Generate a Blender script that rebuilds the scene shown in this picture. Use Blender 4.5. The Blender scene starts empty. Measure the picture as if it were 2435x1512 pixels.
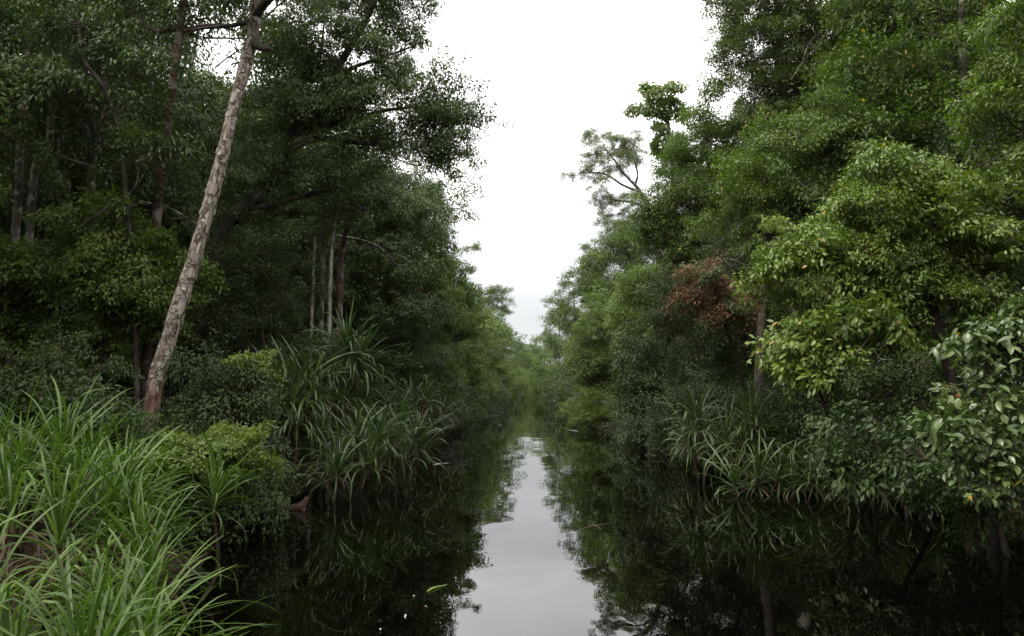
import bpy, math, random
import numpy as np
from mathutils import Vector, Matrix, Euler

# ------------------------------------------------------------------ camera, sky, sun, exposure
S = bpy.context.scene
COL = S.collection
CAM_H = 2.5
F, CX, CY, HZ = 1911.0, 1217.0, 756.0, 917.0        # focal length, centre and horizon row of a 2434 px wide frame
PITCH = math.atan((HZ - CY) / F)
cam_d = bpy.data.cameras.new('camera'); cam = bpy.data.objects.new('camera', cam_d); COL.objects.link(cam)
cam_d.sensor_width = 36.0; cam_d.lens = F / 2434.0 * 36.0; cam_d.clip_start = 0.1; cam_d.clip_end = 6000
cam.location = (0, 0, CAM_H); cam.rotation_euler = (math.pi / 2 + PITCH, 0, 0)
S.camera = cam

SUN_EL, SUN_AZ = 56.0, 236.0                        # compass azimuth of the veiled sun: behind the boat, to the left
wd = bpy.data.worlds.new('World'); S.world = wd; wd.use_nodes = True
nt = wd.node_tree; nt.nodes.clear()
N, LK = nt.nodes.new, nt.links.new
out = N('ShaderNodeOutputWorld'); bg = N('ShaderNodeBackground'); bg.inputs['Strength'].default_value = 0.12
LK(bg.outputs[0], out.inputs[0])
sky = N('ShaderNodeTexSky'); sky.sky_type = 'NISHITA'; sky.sun_disc = False
sky.sun_elevation = math.radians(SUN_EL); sky.sun_rotation = math.radians(SUN_AZ)
tc = N('ShaderNodeTexCoord'); sep = N('ShaderNodeSeparateXYZ'); LK(tc.outputs['Generated'], sep.inputs[0])
lum = N('ShaderNodeValToRGB')                        # overcast luminance: low at the horizon, bright overhead
lum.color_ramp.interpolation = 'EASE'
el = lum.color_ramp.elements
el[0].position = 0.0; el[0].color = (.272, .28, .298, 1)
el[1].position = 1.0; el[1].color = (1, .98, .95, 1)
for p, v in ((0.10, .31), (0.17, .40), (0.26, .86), (0.4, 1.0)):
    e = el.new(p); e.color = (v, v * (1 - .02 * v), v * (1.03 - .08 * v), 1)
LK(sep.outputs['Z'], lum.inputs[0])
mp = N('ShaderNodeMapping'); mp.inputs['Scale'].default_value = (1.0, 1.0, 3.2); LK(tc.outputs['Generated'], mp.inputs[0])
nz = N('ShaderNodeTexNoise'); nz.inputs['Scale'].default_value = 3.1; nz.inputs['Detail'].default_value = 5; nz.inputs['Roughness'].default_value = .55
LK(mp.outputs[0], nz.inputs['Vector'])
cl = N('ShaderNodeMapRange'); cl.inputs[1].default_value = .3; cl.inputs[2].default_value = .7; cl.inputs[3].default_value = .80; cl.inputs[4].default_value = 1.13
LK(nz.outputs[0], cl.inputs[0])
m1 = N('ShaderNodeVectorMath'); m1.operation = 'SCALE'; LK(lum.outputs[0], m1.inputs[0]); LK(cl.outputs[0], m1.inputs['Scale'])
m2 = N('ShaderNodeVectorMath'); m2.operation = 'SCALE'; LK(m1.outputs[0], m2.inputs[0]); m2.inputs['Scale'].default_value = 9.6
mix = N('ShaderNodeMix'); mix.data_type = 'RGBA'; mix.inputs['Factor'].default_value = 0.93
LK(sky.outputs[0], mix.inputs['A']); LK(m2.outputs[0], mix.inputs['B']); LK(mix.outputs['Result'], bg.inputs['Color'])

sun_d = bpy.data.lights.new('sun', 'SUN'); sun = bpy.data.objects.new('sun', sun_d); COL.objects.link(sun)
sun_d.energy = 1.5; sun_d.angle = math.radians(24); sun_d.color = (1, .95, .85)
az, se = math.radians(SUN_AZ), math.radians(SUN_EL)
to_sun = Vector((math.sin(az) * math.cos(se), math.cos(az) * math.cos(se), math.sin(se)))
sun.rotation_euler = to_sun.to_track_quat('Z', 'Y').to_euler()

vs = S.view_settings; vs.view_transform = 'Standard'; vs.look = 'None'; vs.gamma = 1; vs.exposure = 1.38; vs.use_curve_mapping = False
cy = S.cycles
cy.max_bounces = 5; cy.diffuse_bounces = 2; cy.glossy_bounces = 3; cy.transmission_bounces = 2; cy.transparent_max_bounces = 4
cy.caustics_reflective = False; cy.caustics_refractive = False
cy.use_denoising = True
try: cy.denoiser = 'OPENIMAGEDENOISE'; cy.denoising_input_passes = 'RGB_ALBEDO_NORMAL'; cy.denoising_prefilter = 'ACCURATE'
except Exception: pass

# ------------------------------------------------------------------ helpers
RNG = np.random.default_rng(7)
random.seed(7)
ct, st = math.cos(PITCH), math.sin(PITCH)
def at(px, py, D):
    """world point at distance D up the river seen in column px, row py of the 2434 px frame"""
    dx, dy = (px - CX) / F, (CY - py) / F
    fy, fz = ct - dy * st, st + dy * ct
    k = D / fy
    return np.array((dx * k, D, CAM_H + fz * k))

def unit(v): return v / np.maximum(np.linalg.norm(v, axis=-1, keepdims=True), 1e-9)

class MB:
    """collects vertices, faces, a material slot per face and a random value per face"""
    def __init__(s): s.v, s.f, s.m, s.r, s.n = [], [], [], [], 0
    def add(s, v, faces, mat=0, rnd=None):
        v = np.asarray(v, float).reshape(-1, 3)
        for f, mm in ((np.asarray(f), mat) for f in faces):
            f = f + s.n
            s.f.append(f); s.m.append(np.full(len(f), mm)); 
            s.r.append(np.full(len(f), .5) if rnd is None else np.repeat(rnd, len(f) // len(rnd)))
        s.v.append(v); s.n += len(v)
    def tube(s, pts, rad, sides=6, mat=0, smooth=0, rough=0, cap=True):
        pts = np.asarray(pts, float); rad = np.asarray(rad, float)
        if smooth: pts, rad = spline(pts, rad, smooth)
        n = len(pts)
        tan = unit(np.gradient(pts, axis=0))
        ref = np.array((1., 0, 0)) if abs(tan[0][0]) < .8 else np.array((0, 1., 0))
        a = unit(np.cross(tan, ref)); b = np.cross(tan, a)
        th = np.linspace(0, 2 * math.pi, sides, endpoint=False)
        rr = rad[:, None] * np.ones((1, sides))
        if rough:
            ll = np.cumsum(np.r_[0, np.linalg.norm(np.diff(pts, axis=0), axis=1)])[:, None]
            for k, (fa, fl, am) in enumerate(((1, 1.3, .5), (2, 2.9, .4), (3, 5.1, .35), (5, 9.7, .25))):
                rr = rr * (1 + rough * am * np.sin(fa * th[None] + fl * ll + 1.7 * k + 2.1 * np.sin(fl * .6 * ll + k)))
        v = pts[:, None] + rr[..., None] * (a[:, None] * np.cos(th)[None, :, None] + b[:, None] * np.sin(th)[None, :, None])
        i = np.arange(n - 1)[:, None] * sides; j = np.arange(sides)[None]; j2 = (j + 1) % sides
        q = np.stack((i + j, i + j2, i + sides + j2, i + sides + j), -1).reshape(-1, 4)
        s.add(v.reshape(-1, 3), [q], mat)
        if cap:
            s.add(np.vstack((v[-1], pts[-1:] + tan[-1:] * rad[-1] * .4)), [np.array([(k, (k + 1) % sides, sides) for k in range(sides)])], mat)
    def mesh(s, name, mats, smooth=True):
        me = bpy.data.meshes.new(name)
        v = np.vstack(s.v); me.vertices.add(len(v)); me.vertices.foreach_set('co', v.ravel().astype(np.float32))
        ln = np.concatenate([np.full(len(f), f.shape[1]) for f in s.f]); idx = np.concatenate([f.ravel() for f in s.f])
        me.loops.add(len(idx)); me.loops.foreach_set('vertex_index', idx.astype(np.int32))
        me.polygons.add(len(ln)); me.polygons.foreach_set('loop_start', np.r_[0, np.cumsum(ln)[:-1]].astype(np.int32))
        me.polygons.foreach_set('material_index', np.concatenate(s.m).astype(np.int32))
        me.polygons.foreach_set('use_smooth', np.full(len(ln), smooth))
        at_ = me.attributes.new('rnd', 'FLOAT', 'FACE'); at_.data.foreach_set('value', np.concatenate(s.r).astype(np.float32))
        for m in mats: me.materials.append(m)
        me.update(); me.validate()
        return me

def spline(p, r, k):
    n = len(p); P = np.vstack((2 * p[0] - p[1], p, 2 * p[-1] - p[-2])); o, rr = [], []
    for i in range(n - 1):
        p0, p1, p2, p3 = P[i:i + 4]
        for t in np.linspace(0, 1, k, endpoint=False):
            o.append(.5 * (2 * p1 + (p2 - p0) * t + (2 * p0 - 5 * p1 + 4 * p2 - p3) * t * t + (3 * p1 - p0 - 3 * p2 + p3) * t ** 3))
            rr.append(r[i] + (r[i + 1] - r[i]) * t)
    return np.vstack((o, p[-1:])), np.r_[rr, r[-1]]

def link(name, data, parent=None, **props):
    o = bpy.data.objects.new(name, data); COL.objects.link(o); o.parent = parent
    for k, v in props.items(): o[k] = v
    return o
def thing(name, label, cat, loc, group=None):
    o = link(name, None, label=label, category=cat); o.location = loc; o.empty_display_size = .2
    if group: o['group'] = group
    return o

# ------------------------------------------------------------------ materials
def new_mat(name):
    m = bpy.data.materials.new(name); m.use_nodes = True; t = m.node_tree
    return m, t, t.nodes['Principled BSDF'], t.nodes['Material Output']
def leaf_mat(name, dark, light, rough=.42, trans=.3, spec=.5, yellow=0.0, ycol=(.35, .25, .04)):
    m, t, p, o = new_mat(name); n, l = t.nodes.new, t.links.new
    a = n('ShaderNodeAttribute'); a.attribute_name = 'rnd'
    oi = n('ShaderNodeObjectInfo')
    ad = n('ShaderNodeMath'); ad.operation = 'MULTIPLY_ADD'; l(oi.outputs['Random'], ad.inputs[0]); ad.inputs[1].default_value = .55; 
    sc = n('ShaderNodeMath'); sc.operation = 'MULTIPLY'; sc.inputs[1].default_value = .5; l(a.outputs['Fac'], sc.inputs[0]); l(sc.outputs[0], ad.inputs[2])
    r = n('ShaderNodeValToRGB'); e = r.color_ramp.elements
    e[0].color = (*dark, 1); e[1].color = (*light, 1); e[0].position = .1; e[1].position = .95
    l(ad.outputs[0], r.inputs[0]); col = r.outputs[0]
    if yellow:
        g = n('ShaderNodeMath'); g.operation = 'GREATER_THAN'; l(a.outputs['Fac'], g.inputs[0]); g.inputs[1].default_value = 1 - yellow
        mx = n('ShaderNodeMix'); mx.data_type = 'RGBA'; l(g.outputs[0], mx.inputs['Factor']); l(col, mx.inputs['A']); mx.inputs['B'].default_value = (*ycol, 1)
        col = mx.outputs['Result']
    l(col, p.inputs['Base Color']); p.inputs['Roughness'].default_value = rough
    p.inputs['Specular IOR Level'].default_value = spec
    tr = n('ShaderNodeBsdfTranslucent')
    gm = n('ShaderNodeMix'); gm.data_type = 'RGBA'; gm.blend_type = 'MULTIPLY'; gm.inputs['Factor'].default_value = 1
    l(col, gm.inputs['A']); gm.inputs['B'].default_value = (1.25, 1.5, .5, 1); l(gm.outputs['Result'], tr.inputs['Color'])
    ms = n('ShaderNodeMixShader'); ms.inputs[0].default_value = trans
    l(p.outputs[0], ms.inputs[1]); l(tr.outputs[0], ms.inputs[2]); l(ms.outputs[0], o.inputs['Surface'])
    return m
def bark_mat(name, c1, c2, c3, scale=6, rough=.85, bump=.5, crack=0.0, base=None, lichen=None):
    m, t, p, o = new_mat(name); n, l = t.nodes.new, t.links.new
    tcn = n('ShaderNodeTexCoord'); mpn = n('ShaderNodeMapping'); mpn.inputs['Scale'].default_value = (1, 1, .45); l(tcn.outputs['Object'], mpn.inputs[0])
    nn = n('ShaderNodeTexNoise'); nn.inputs['Scale'].default_value = scale; nn.inputs['Detail'].default_value = 7; nn.inputs['Roughness'].default_value = .65; l(mpn.outputs[0], nn.inputs['Vector'])
    r = n('ShaderNodeValToRGB'); e = r.color_ramp.elements; e[0].color = (*c1, 1); e[1].color = (*c3, 1); e[0].position = .36; e[1].position = .64
    k = e.new(.5); k.color = (*c2, 1); l(nn.outputs[0], r.inputs[0]); col = r.outputs[0]
    hgt = nn.outputs[0]
    if lichen:
        n2 = n('ShaderNodeTexNoise'); n2.inputs['Scale'].default_value = scale * .5; n2.inputs['Detail'].default_value = 5; l(tcn.outputs['Object'], n2.inputs['Vector'])
        rr = n('ShaderNodeMapRange'); rr.inputs[1].default_value = .52; rr.inputs[2].default_value = .58; l(n2.outputs[0], rr.inputs[0])
        mx = n('ShaderNodeMix'); mx.data_type = 'RGBA'; l(rr.outputs[0], mx.inputs['Factor']); l(col, mx.inputs['A']); mx.inputs['B'].default_value = (*lichen, 1); col = mx.outputs['Result']
    if crack:
        vo = n('ShaderNodeTexVoronoi'); vo.feature = 'DISTANCE_TO_EDGE'; vo.inputs['Scale'].default_value = crack
        nd = n('ShaderNodeTexNoise'); nd.inputs['Scale'].default_value = 5; l(tcn.outputs['Object'], nd.inputs['Vector'])
        va = n('ShaderNodeVectorMath'); va.operation = 'MULTIPLY_ADD'; l(nd.outputs['Color'], va.inputs[0]); va.inputs[1].default_value = (.28, .28, .28); l(mpn.outputs[0], va.inputs[2]); l(va.outputs[0], vo.inputs['Vector'])
        cr = n('ShaderNodeMapRange'); cr.inputs[1].default_value = .0; cr.inputs[2].default_value = .07; l(vo.outputs['Distance'], cr.inputs[0])
        mx = n('ShaderNodeMix'); mx.data_type = 'RGBA'; l(cr.outputs[0], mx.inputs['Factor']); mx.inputs['A'].default_value = (.07, .05, .04, 1); l(col, mx.inputs['B']); col = mx.outputs['Result']
        am = n('ShaderNodeMath'); am.operation = 'MULTIPLY_ADD'; l(cr.outputs[0], am.inputs[0]); am.inputs[1].default_value = .6; l(hgt, am.inputs[2]); hgt = am.outputs[0]
    if base:
        sp = n('ShaderNodeSeparateXYZ'); l(tcn.outputs['Object'], sp.inputs[0])
        n3 = n('ShaderNodeTexNoise'); n3.inputs['Scale'].default_value = 3; n3.inputs['Detail'].default_value = 5; l(tcn.outputs['Object'], n3.inputs['Vector'])
        am = n('ShaderNodeMath'); am.operation = 'MULTIPLY_ADD'; l(n3.outputs[0], am.inputs[0]); am.inputs[1].default_value = 3.0; l(sp.outputs['Z'], am.inputs[2])
        mr = n('ShaderNodeMapRange'); mr.inputs[1].default_value = 3.0; mr.inputs[2].default_value = 4.8; mr.inputs[3].default_value = .7; mr.inputs[4].default_value = 0; l(am.outputs[0], mr.inputs[0])
        mx = n('ShaderNodeMix'); mx.data_type = 'RGBA'; l(mr.outputs[0], mx.inputs['Factor']); l(col, mx.inputs['A']); mx.inputs['B'].default_value = (*base, 1); col = mx.outputs['Result']
    l(col, p.inputs['Base Color']); p.inputs['Roughness'].default_value = rough; p.inputs['Specular IOR Level'].default_value = .2
    b = n('ShaderNodeBump'); b.inputs['Strength'].default_value = bump; b.inputs['Distance'].default_value = .03; l(hgt, b.inputs['Height']); l(b.outputs[0], p.inputs['Normal'])
    return m

M = {}
M['wood'] = bark_mat('twig_bark', (.03, .022, .016), (.055, .042, .03), (.09, .075, .055), 9)
M['dark'] = bark_mat('dark_bark', (.018, .014, .011), (.04, .032, .025), (.08, .07, .055), 5)
M['grey'] = bark_mat('grey_bark', (.03, .024, .019), (.07, .058, .048), (.13, .115, .095), 5, lichen=(.22, .21, .18))
M['white'] = bark_mat('white_bark', (.14, .12, .1), (.33, .31, .28), (.5, .48, .44), 8)
M['red'] = bark_mat('red_bark', (.035, .018, .014), (.075, .04, .032), (.12, .075, .062), 5, lichen=(.18, .15, .135))
M['pale'] = bark_mat('flaking_pale_bark', (.06, .036, .026), (.19, .15, .12), (.34, .30, .255), 9, crack=6.5, bump=1.0, base=(.15, .06, .028), lichen=(.28, .255, .215))
M['broad'] = leaf_mat('broad_leaf', (.055, .098, .012), (.165, .225, .04), .40, .28, .5, .012)
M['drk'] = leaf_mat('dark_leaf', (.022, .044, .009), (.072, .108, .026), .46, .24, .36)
M['shade'] = leaf_mat('shade_darkened_leaf', (.014, .028, .006), (.046, .072, .017), .5, .2, .3)  # shade painted in: leaf colour darkened for the gloomy undergrowth of the banks
M['fresh'] = leaf_mat('fresh_leaf', (.046, .085, .012), (.125, .175, .03), .44, .32, .4, .004)
M['flake'] = leaf_mat('bark_flake', (.09, .048, .032), (.40, .37, .32), .85, 0, .15)
M['over'] = leaf_mat('overhang_leaf', (.028, .052, .012), (.088, .13, .034), .42, .36, .45)
M['mid'] = leaf_mat('green_leaf', (.032, .064, .009), (.105, .155, .026), .46, .30, .33, .006)
M['olive'] = leaf_mat('olive_leaf', (.038, .064, .011), (.11, .15, .032), .46, .30, .32, .006)
M['bright'] = leaf_mat('bright_leaf', (.05, .09, .011), (.14, .19, .03), .45, .35, .4)
M['gloss'] = leaf_mat('glossy_leaf', (.016, .034, .008), (.05, .078, .02), .45, .2, .32)
M['pale_leaf'] = leaf_mat('pale_leaf', (.085, .12, .04), (.17, .21, .08), .45, .5, .4)
M['brown'] = leaf_mat('dead_leaf', (.048, .028, .016), (.165, .098, .054), .7, .2, .2)
M['pand'] = leaf_mat('pandanus_leaf', (.022, .05, .007), (.088, .142, .025), .48, .28, .34)
M['pand_far'] = leaf_mat('pandanus_leaf_grey', (.024, .048, .013), (.07, .105, .032), .42, .22, .42)
M['pand_dead'] = leaf_mat('pandanus_dead_leaf', (.03, .021, .012), (.11, .08, .044), .7, .15, .2)

def simple(name, col, rough=.8, spec=.3):
    m, t, p, o = new_mat(name); p.inputs['Roughness'].default_value = rough; p.inputs['Specular IOR Level'].default_value = spec
    nn = t.nodes.new('ShaderNodeTexNoise'); nn.inputs['Scale'].default_value = 7; nn.inputs['Detail'].default_value = 5
    tcn = t.nodes.new('ShaderNodeTexCoord'); t.links.new(tcn.outputs['Object'], nn.inputs['Vector'])
    r = t.nodes.new('ShaderNodeValToRGB'); e = r.color_ramp.elements; e[0].position = .3; e[1].position = .7
    e[0].color = (*[c * .55 for c in col], 1); e[1].color = (*[c * 1.35 for c in col], 1)
    t.links.new(nn.outputs[0], r.inputs[0]); t.links.new(r.outputs[0], p.inputs['Base Color'])
    return m
M['mud'] = simple('peat_and_leaf_litter', (.014, .010, .007), .95, .05)
M['driftwood'] = simple('driftwood', (.075, .046, .030), .7, .25)
M['pstem'] = simple('pandanus_stem', (.045, .032, .020), .8, .2)
M['flower'] = simple('red_flower', (.5, .02, .02), .6)
M['foam'] = simple('foam', (.38, .38, .34), .6)

def water_mat():
    m, t, p, o = new_mat('black_tea_water'); n, l = t.nodes.new, t.links.new
    p.inputs['Base Color'].default_value = (.0006, .0005, .0004, 1); p.inputs['Roughness'].default_value = .0; p.inputs['IOR'].default_value = 1.333
    g = n('ShaderNodeNewGeometry')
    hs = []
    for sc, st_, w in ((.9, (1, .55, 1), 1.0), (3.5, (1, .5, 1), .14), (.16, (1, 1, 1), 3.0)):
        mpn = n('ShaderNodeMapping'); mpn.inputs['Scale'].default_value = st_; l(g.outputs['Position'], mpn.inputs[0])
        nn = n('ShaderNodeTexNoise'); nn.inputs['Scale'].default_value = sc; nn.inputs['Detail'].default_value = 2; l(mpn.outputs[0], nn.inputs['Vector'])
        mm = n('ShaderNodeMath'); mm.operation = 'MULTIPLY'; mm.inputs[1].default_value = w; l(nn.outputs[0], mm.inputs[0]); hs.append(mm.outputs[0])
    a = n('ShaderNodeMath'); l(hs[0], a.inputs[0]); l(hs[1], a.inputs[1])
    b2 = n('ShaderNodeMath'); l(a.outputs[0], b2.inputs[0]); l(hs[2], b2.inputs[1])
    b = n('ShaderNodeBump'); b.inputs['Strength'].default_value = 1; b.inputs['Distance'].default_value = .006; l(b2.outputs[0], b.inputs['Height']); l(b.outputs[0], p.inputs['Normal'])
    return m
M['water'] = water_mat()

# ------------------------------------------------------------------ river, banks
BD = np.array([-2000, -40, 0, 5, 8, 11, 15, 18, 24, 38, 60, 100, 200, 300, 360, 450, 600, 4000.])
BL = np.array([-6, -6, -3.6, -3.3, -3.2, -4.0, -4.6, -4.9, -3.9, -3.6, -2.9, -1.3, .8, 3.4, 9, 40, 120, 2500.])
BR = np.array([9, 9, 12, 13, 13, 12.5, 11, 7.6, 5.9, 5.2, 4.2, 4.6, 6.2, 8.2, 15, 48, 130, 2520.])
bankL = lambda y: float(np.interp(y, BD, BL)); bankR = lambda y: float(np.interp(y, BD, BR))
def ground_z(x, y):
    d = np.minimum(x - np.interp(y, BD, BL), np.interp(y, BD, BR) - x)      # > 0 over the river
    w = .06 * np.sin(x * 1.9 + 1.3 * np.sin(y * .9)) + .05 * np.sin(y * 2.3 + x) + .07 * np.sin(x * .37 + y * .41)
    return np.clip(-d * .35 - .1, -1.4, .12) + w * np.clip(-d, 0, 1)
gx = np.r_[-3000, -1000, -300, -120, -60, np.arange(-40, 40.1, .5), 60, 120, 300, 1000, 3000]
gy = np.r_[-1500, -300, -60, np.arange(-20, 60, .5), np.arange(60, 200, 3), np.arange(200, 460, 12), 600, 1000, 3000]
X, Y = np.meshgrid(gx, gy); Z = ground_z(X, Y)
b = MB(); nx = len(gx); ny = len(gy)
i = (np.arange(ny - 1)[:, None] * nx + np.arange(nx - 1)[None]).ravel()
b.add(np.stack((X, Y, Z), -1), [np.stack((i, i + 1, i + nx + 1, i + nx), -1)])
link('ground', b.mesh('ground', [M['mud']]), kind='structure', label='dark peaty ground of the two river banks')
b = MB(); b.add([(-1500, -800, 0), (1500, -800, 0), (1500, 1500, 0), (-1500, 1500, 0)], [np.array([(0, 1, 2, 3)])])
link('river_water', b.mesh('river_water', [M['water']]), kind='structure', label='black still river water mirroring the sky and the trees')

# ------------------------------------------------------------------ foliage: bough meshes
def add_leaves(mb, pos, d, nrm, L, Wd, curl, fold, rnd, fine=False, mat=0):
    d = unit(d); side = unit(np.cross(d, nrm)); up = np.cross(side, d)
    n = len(pos); L = L[:, None]; Wd = Wd[:, None]
    def pt(t, s, z): return pos + d * L * t + side * Wd * s + up * (Wd * z) - up * L * curl * t * t
    if fine:
        V = np.stack((pt(0, 0, 0), pt(.28, -.42, fold), pt(.3, 0, 0), pt(.28, .42, fold), pt(.62, -.44, fold), pt(.62, 0, 0), pt(.62, .44, fold), pt(1, 0, 0)), 1)
        base = (np.arange(n) * 8)[:, None, None]
        tri = np.array([(0, 2, 1), (0, 3, 2), (4, 5, 7), (5, 6, 7)]); qd = np.array([(1, 2, 5, 4), (2, 3, 6, 5)])
        mb.add(V, [(base + tri[None]).reshape(-1, 3), (base + qd[None]).reshape(-1, 4)], mat, rnd)
    else:
        V = np.stack((pt(0, 0, 0), pt(.45, -.5, fold), pt(.5, 0, 0), pt(.45, .5, fold), pt(1, 0, 0)), 1)
        base = (np.arange(n) * 5)[:, None, None]
        tri = np.array([(0, 2, 1), (0, 3, 2), (1, 2, 4), (2, 3, 4)])
        mb.add(V, [(base + tri[None]).reshape(-1, 3)], mat, rnd)

#        leaf L, W,  droop, leaves/dome, dome radius, material, fine leaf, bough droop, flatness
SPEC = {
    'broad': (.112, .050, .75, 46, .30, 'broad', True, .35, .75),
    'drk':   (.105, .040, .85, 52, .30, 'drk', False, .20, .8),
    'over':  (.105, .042, .85, 40, .30, 'over', False, .25, .85),
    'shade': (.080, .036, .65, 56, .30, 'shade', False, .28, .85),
    'fresh': (.105, .046, .65, 50, .31, 'fresh', False, .25, .85),
    'mid':   (.110, .048, .65, 50, .31, 'mid', False, .25, .8),
    'olive': (.105, .044, .70, 50, .32, 'olive', False, .28, .85),
    'bright': (.075, .036, .35, 60, .26, 'bright', False, .15, .55),
    'gloss': (.095, .046, .60, 52, .30, 'gloss', False, .30, .8),
    'pale':  (.17, .085, .45, 30, .32, 'pale_leaf', False, .20, .8),
    'gbroad': (.12, .056, .8, 34, .28, 'gloss', True, .40, .75),  # broad leaves in a darker colour that stands in for shade
    'brown': (.10, .05, .8, 34, .28, 'brown', False, .30, .8),
    'fine':  (.085, .034, .7, 62, .32, 'mid', False, .35, .9),
}
def make_bough(sp, rng, q=1.0):
    L0, W0, droop, nl, dr, mat, fine, bd, flat = SPEC[sp]
    L0, W0, nl, dr = L0 / q, W0 / q, max(9, nl * q ** 1.35), dr * q ** -.25     # small boughs keep full-sized leaves
    mb = MB(); L = 1.55
    axis = lambda t: np.array((L * t, .12 * math.sin(3 * t + ph), .30 * t * (1 - .2 * t) - bd * 1.5 * t ** 3))
    ph = rng.uniform(0, 6)
    mb.tube([axis(t) for t in np.linspace(0, .95, 6)], np.linspace(.022, .006, 6), 4, 1, cap=False)
    domes = [axis(1.0)]
    for k in range(6):
        t = .20 + .8 * k / 6 + rng.uniform(-.03, .03); a0 = axis(t)
        for sgn in (-1, 1):
            ang = sgn * math.radians(rng.uniform(38, 80)); ln = (1.0 - .55 * t) * rng.uniform(.65, 1.1)
            dv = np.array((math.cos(ang), math.sin(ang), rng.uniform(-.1, .5)))
            tip = a0 + dv * ln; tip[2] -= bd * (tip[0] ** 2 + tip[1] ** 2) * .35
            mid_ = a0 + dv * ln * .5; mid_[2] += .06
            mb.tube([a0, mid_, tip], [.010, .007, .003], 3, 1, cap=False)
            domes += [tip] + ([mid_ + rng.normal(0, .1, 3) + (0, 0, .10)] if rng.random() < .4 else [])
            if rng.random() < .4: domes.append(tip + rng.normal(0, .2, 3) + (.05, 0, -.12))
    for c in domes:
        n = int(nl * rng.uniform(.8, 1.5)); r = dr * rng.uniform(.7, 1.35)
        u = unit(rng.normal(0, 1, (n, 3)) + (0.12, 0, .45))
        pos = c + u * r * rng.uniform(.5, 1.05, (n, 1)) * (1, 1, flat * .78)
        hz = u * (1, 1, .25)
        d = unit(hz) * .8 + rng.normal(0, .38, (n, 3)) - np.array((0, 0, droop)) * rng.uniform(.5, 1.3, (n, 1))
        nr = unit(u * .75 + (0, 0, .6) + rng.normal(0, .33, (n, 3)))
        Ls = L0 * rng.uniform(.65, 1.2, n)
        add_leaves(mb, pos, d, nr, Ls, W0 * rng.uniform(.75, 1.2, n), .14, .12, rng.random(n), fine)
    return mb.mesh('bough_' + sp, [M[mat], M['wood']], False)
BOUGH = {}
def bough(sp, rng, bs):
    q = min((.36, .5, .7, 1.0), key=lambda c: abs(math.log(c / bs)))
    if (sp, q) not in BOUGH: BOUGH[sp, q] = [make_bough(sp, np.random.default_rng(hash_(sp) + k + int(q * 100)), q) for k in range(5)]
    return BOUGH[sp, q][int(rng.integers(5))]
def hash_(s): return sum(ord(c) * (i + 3) for i, c in enumerate(s)) * 31

def put_bough(crown, sp, p, n, rng, bs):
    """bough whose leafy end reaches p, growing outward along n"""
    yaw = math.atan2(n[1], n[0]) + rng.normal(0, .35)
    el_ = math.asin(max(-1, min(1, n[2])))
    pit = max(-.5, min(.75, el_ * .55)) + rng.normal(0, .12)
    s = bs * rng.uniform(.62, 1.3)
    m = Matrix.Rotation(yaw, 4, 'Z') @ Matrix.Rotation(-pit, 4, 'Y') @ Matrix.Rotation(rng.normal(0, .25), 4, 'X')
    org = Vector(p) - (m @ Vector((1.05 * s, 0, .1 * s)))
    o = bpy.data.objects.new('bough', bough(sp, rng, bs)); COL.objects.link(o)
    o.parent = crown; o['kind'] = 'stuff'
    o.matrix_local = Matrix.Translation(org) @ m @ Matrix.Diagonal((s, s, s * rng.uniform(.85, 1.15), 1))
    return np.array(org)

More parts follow.
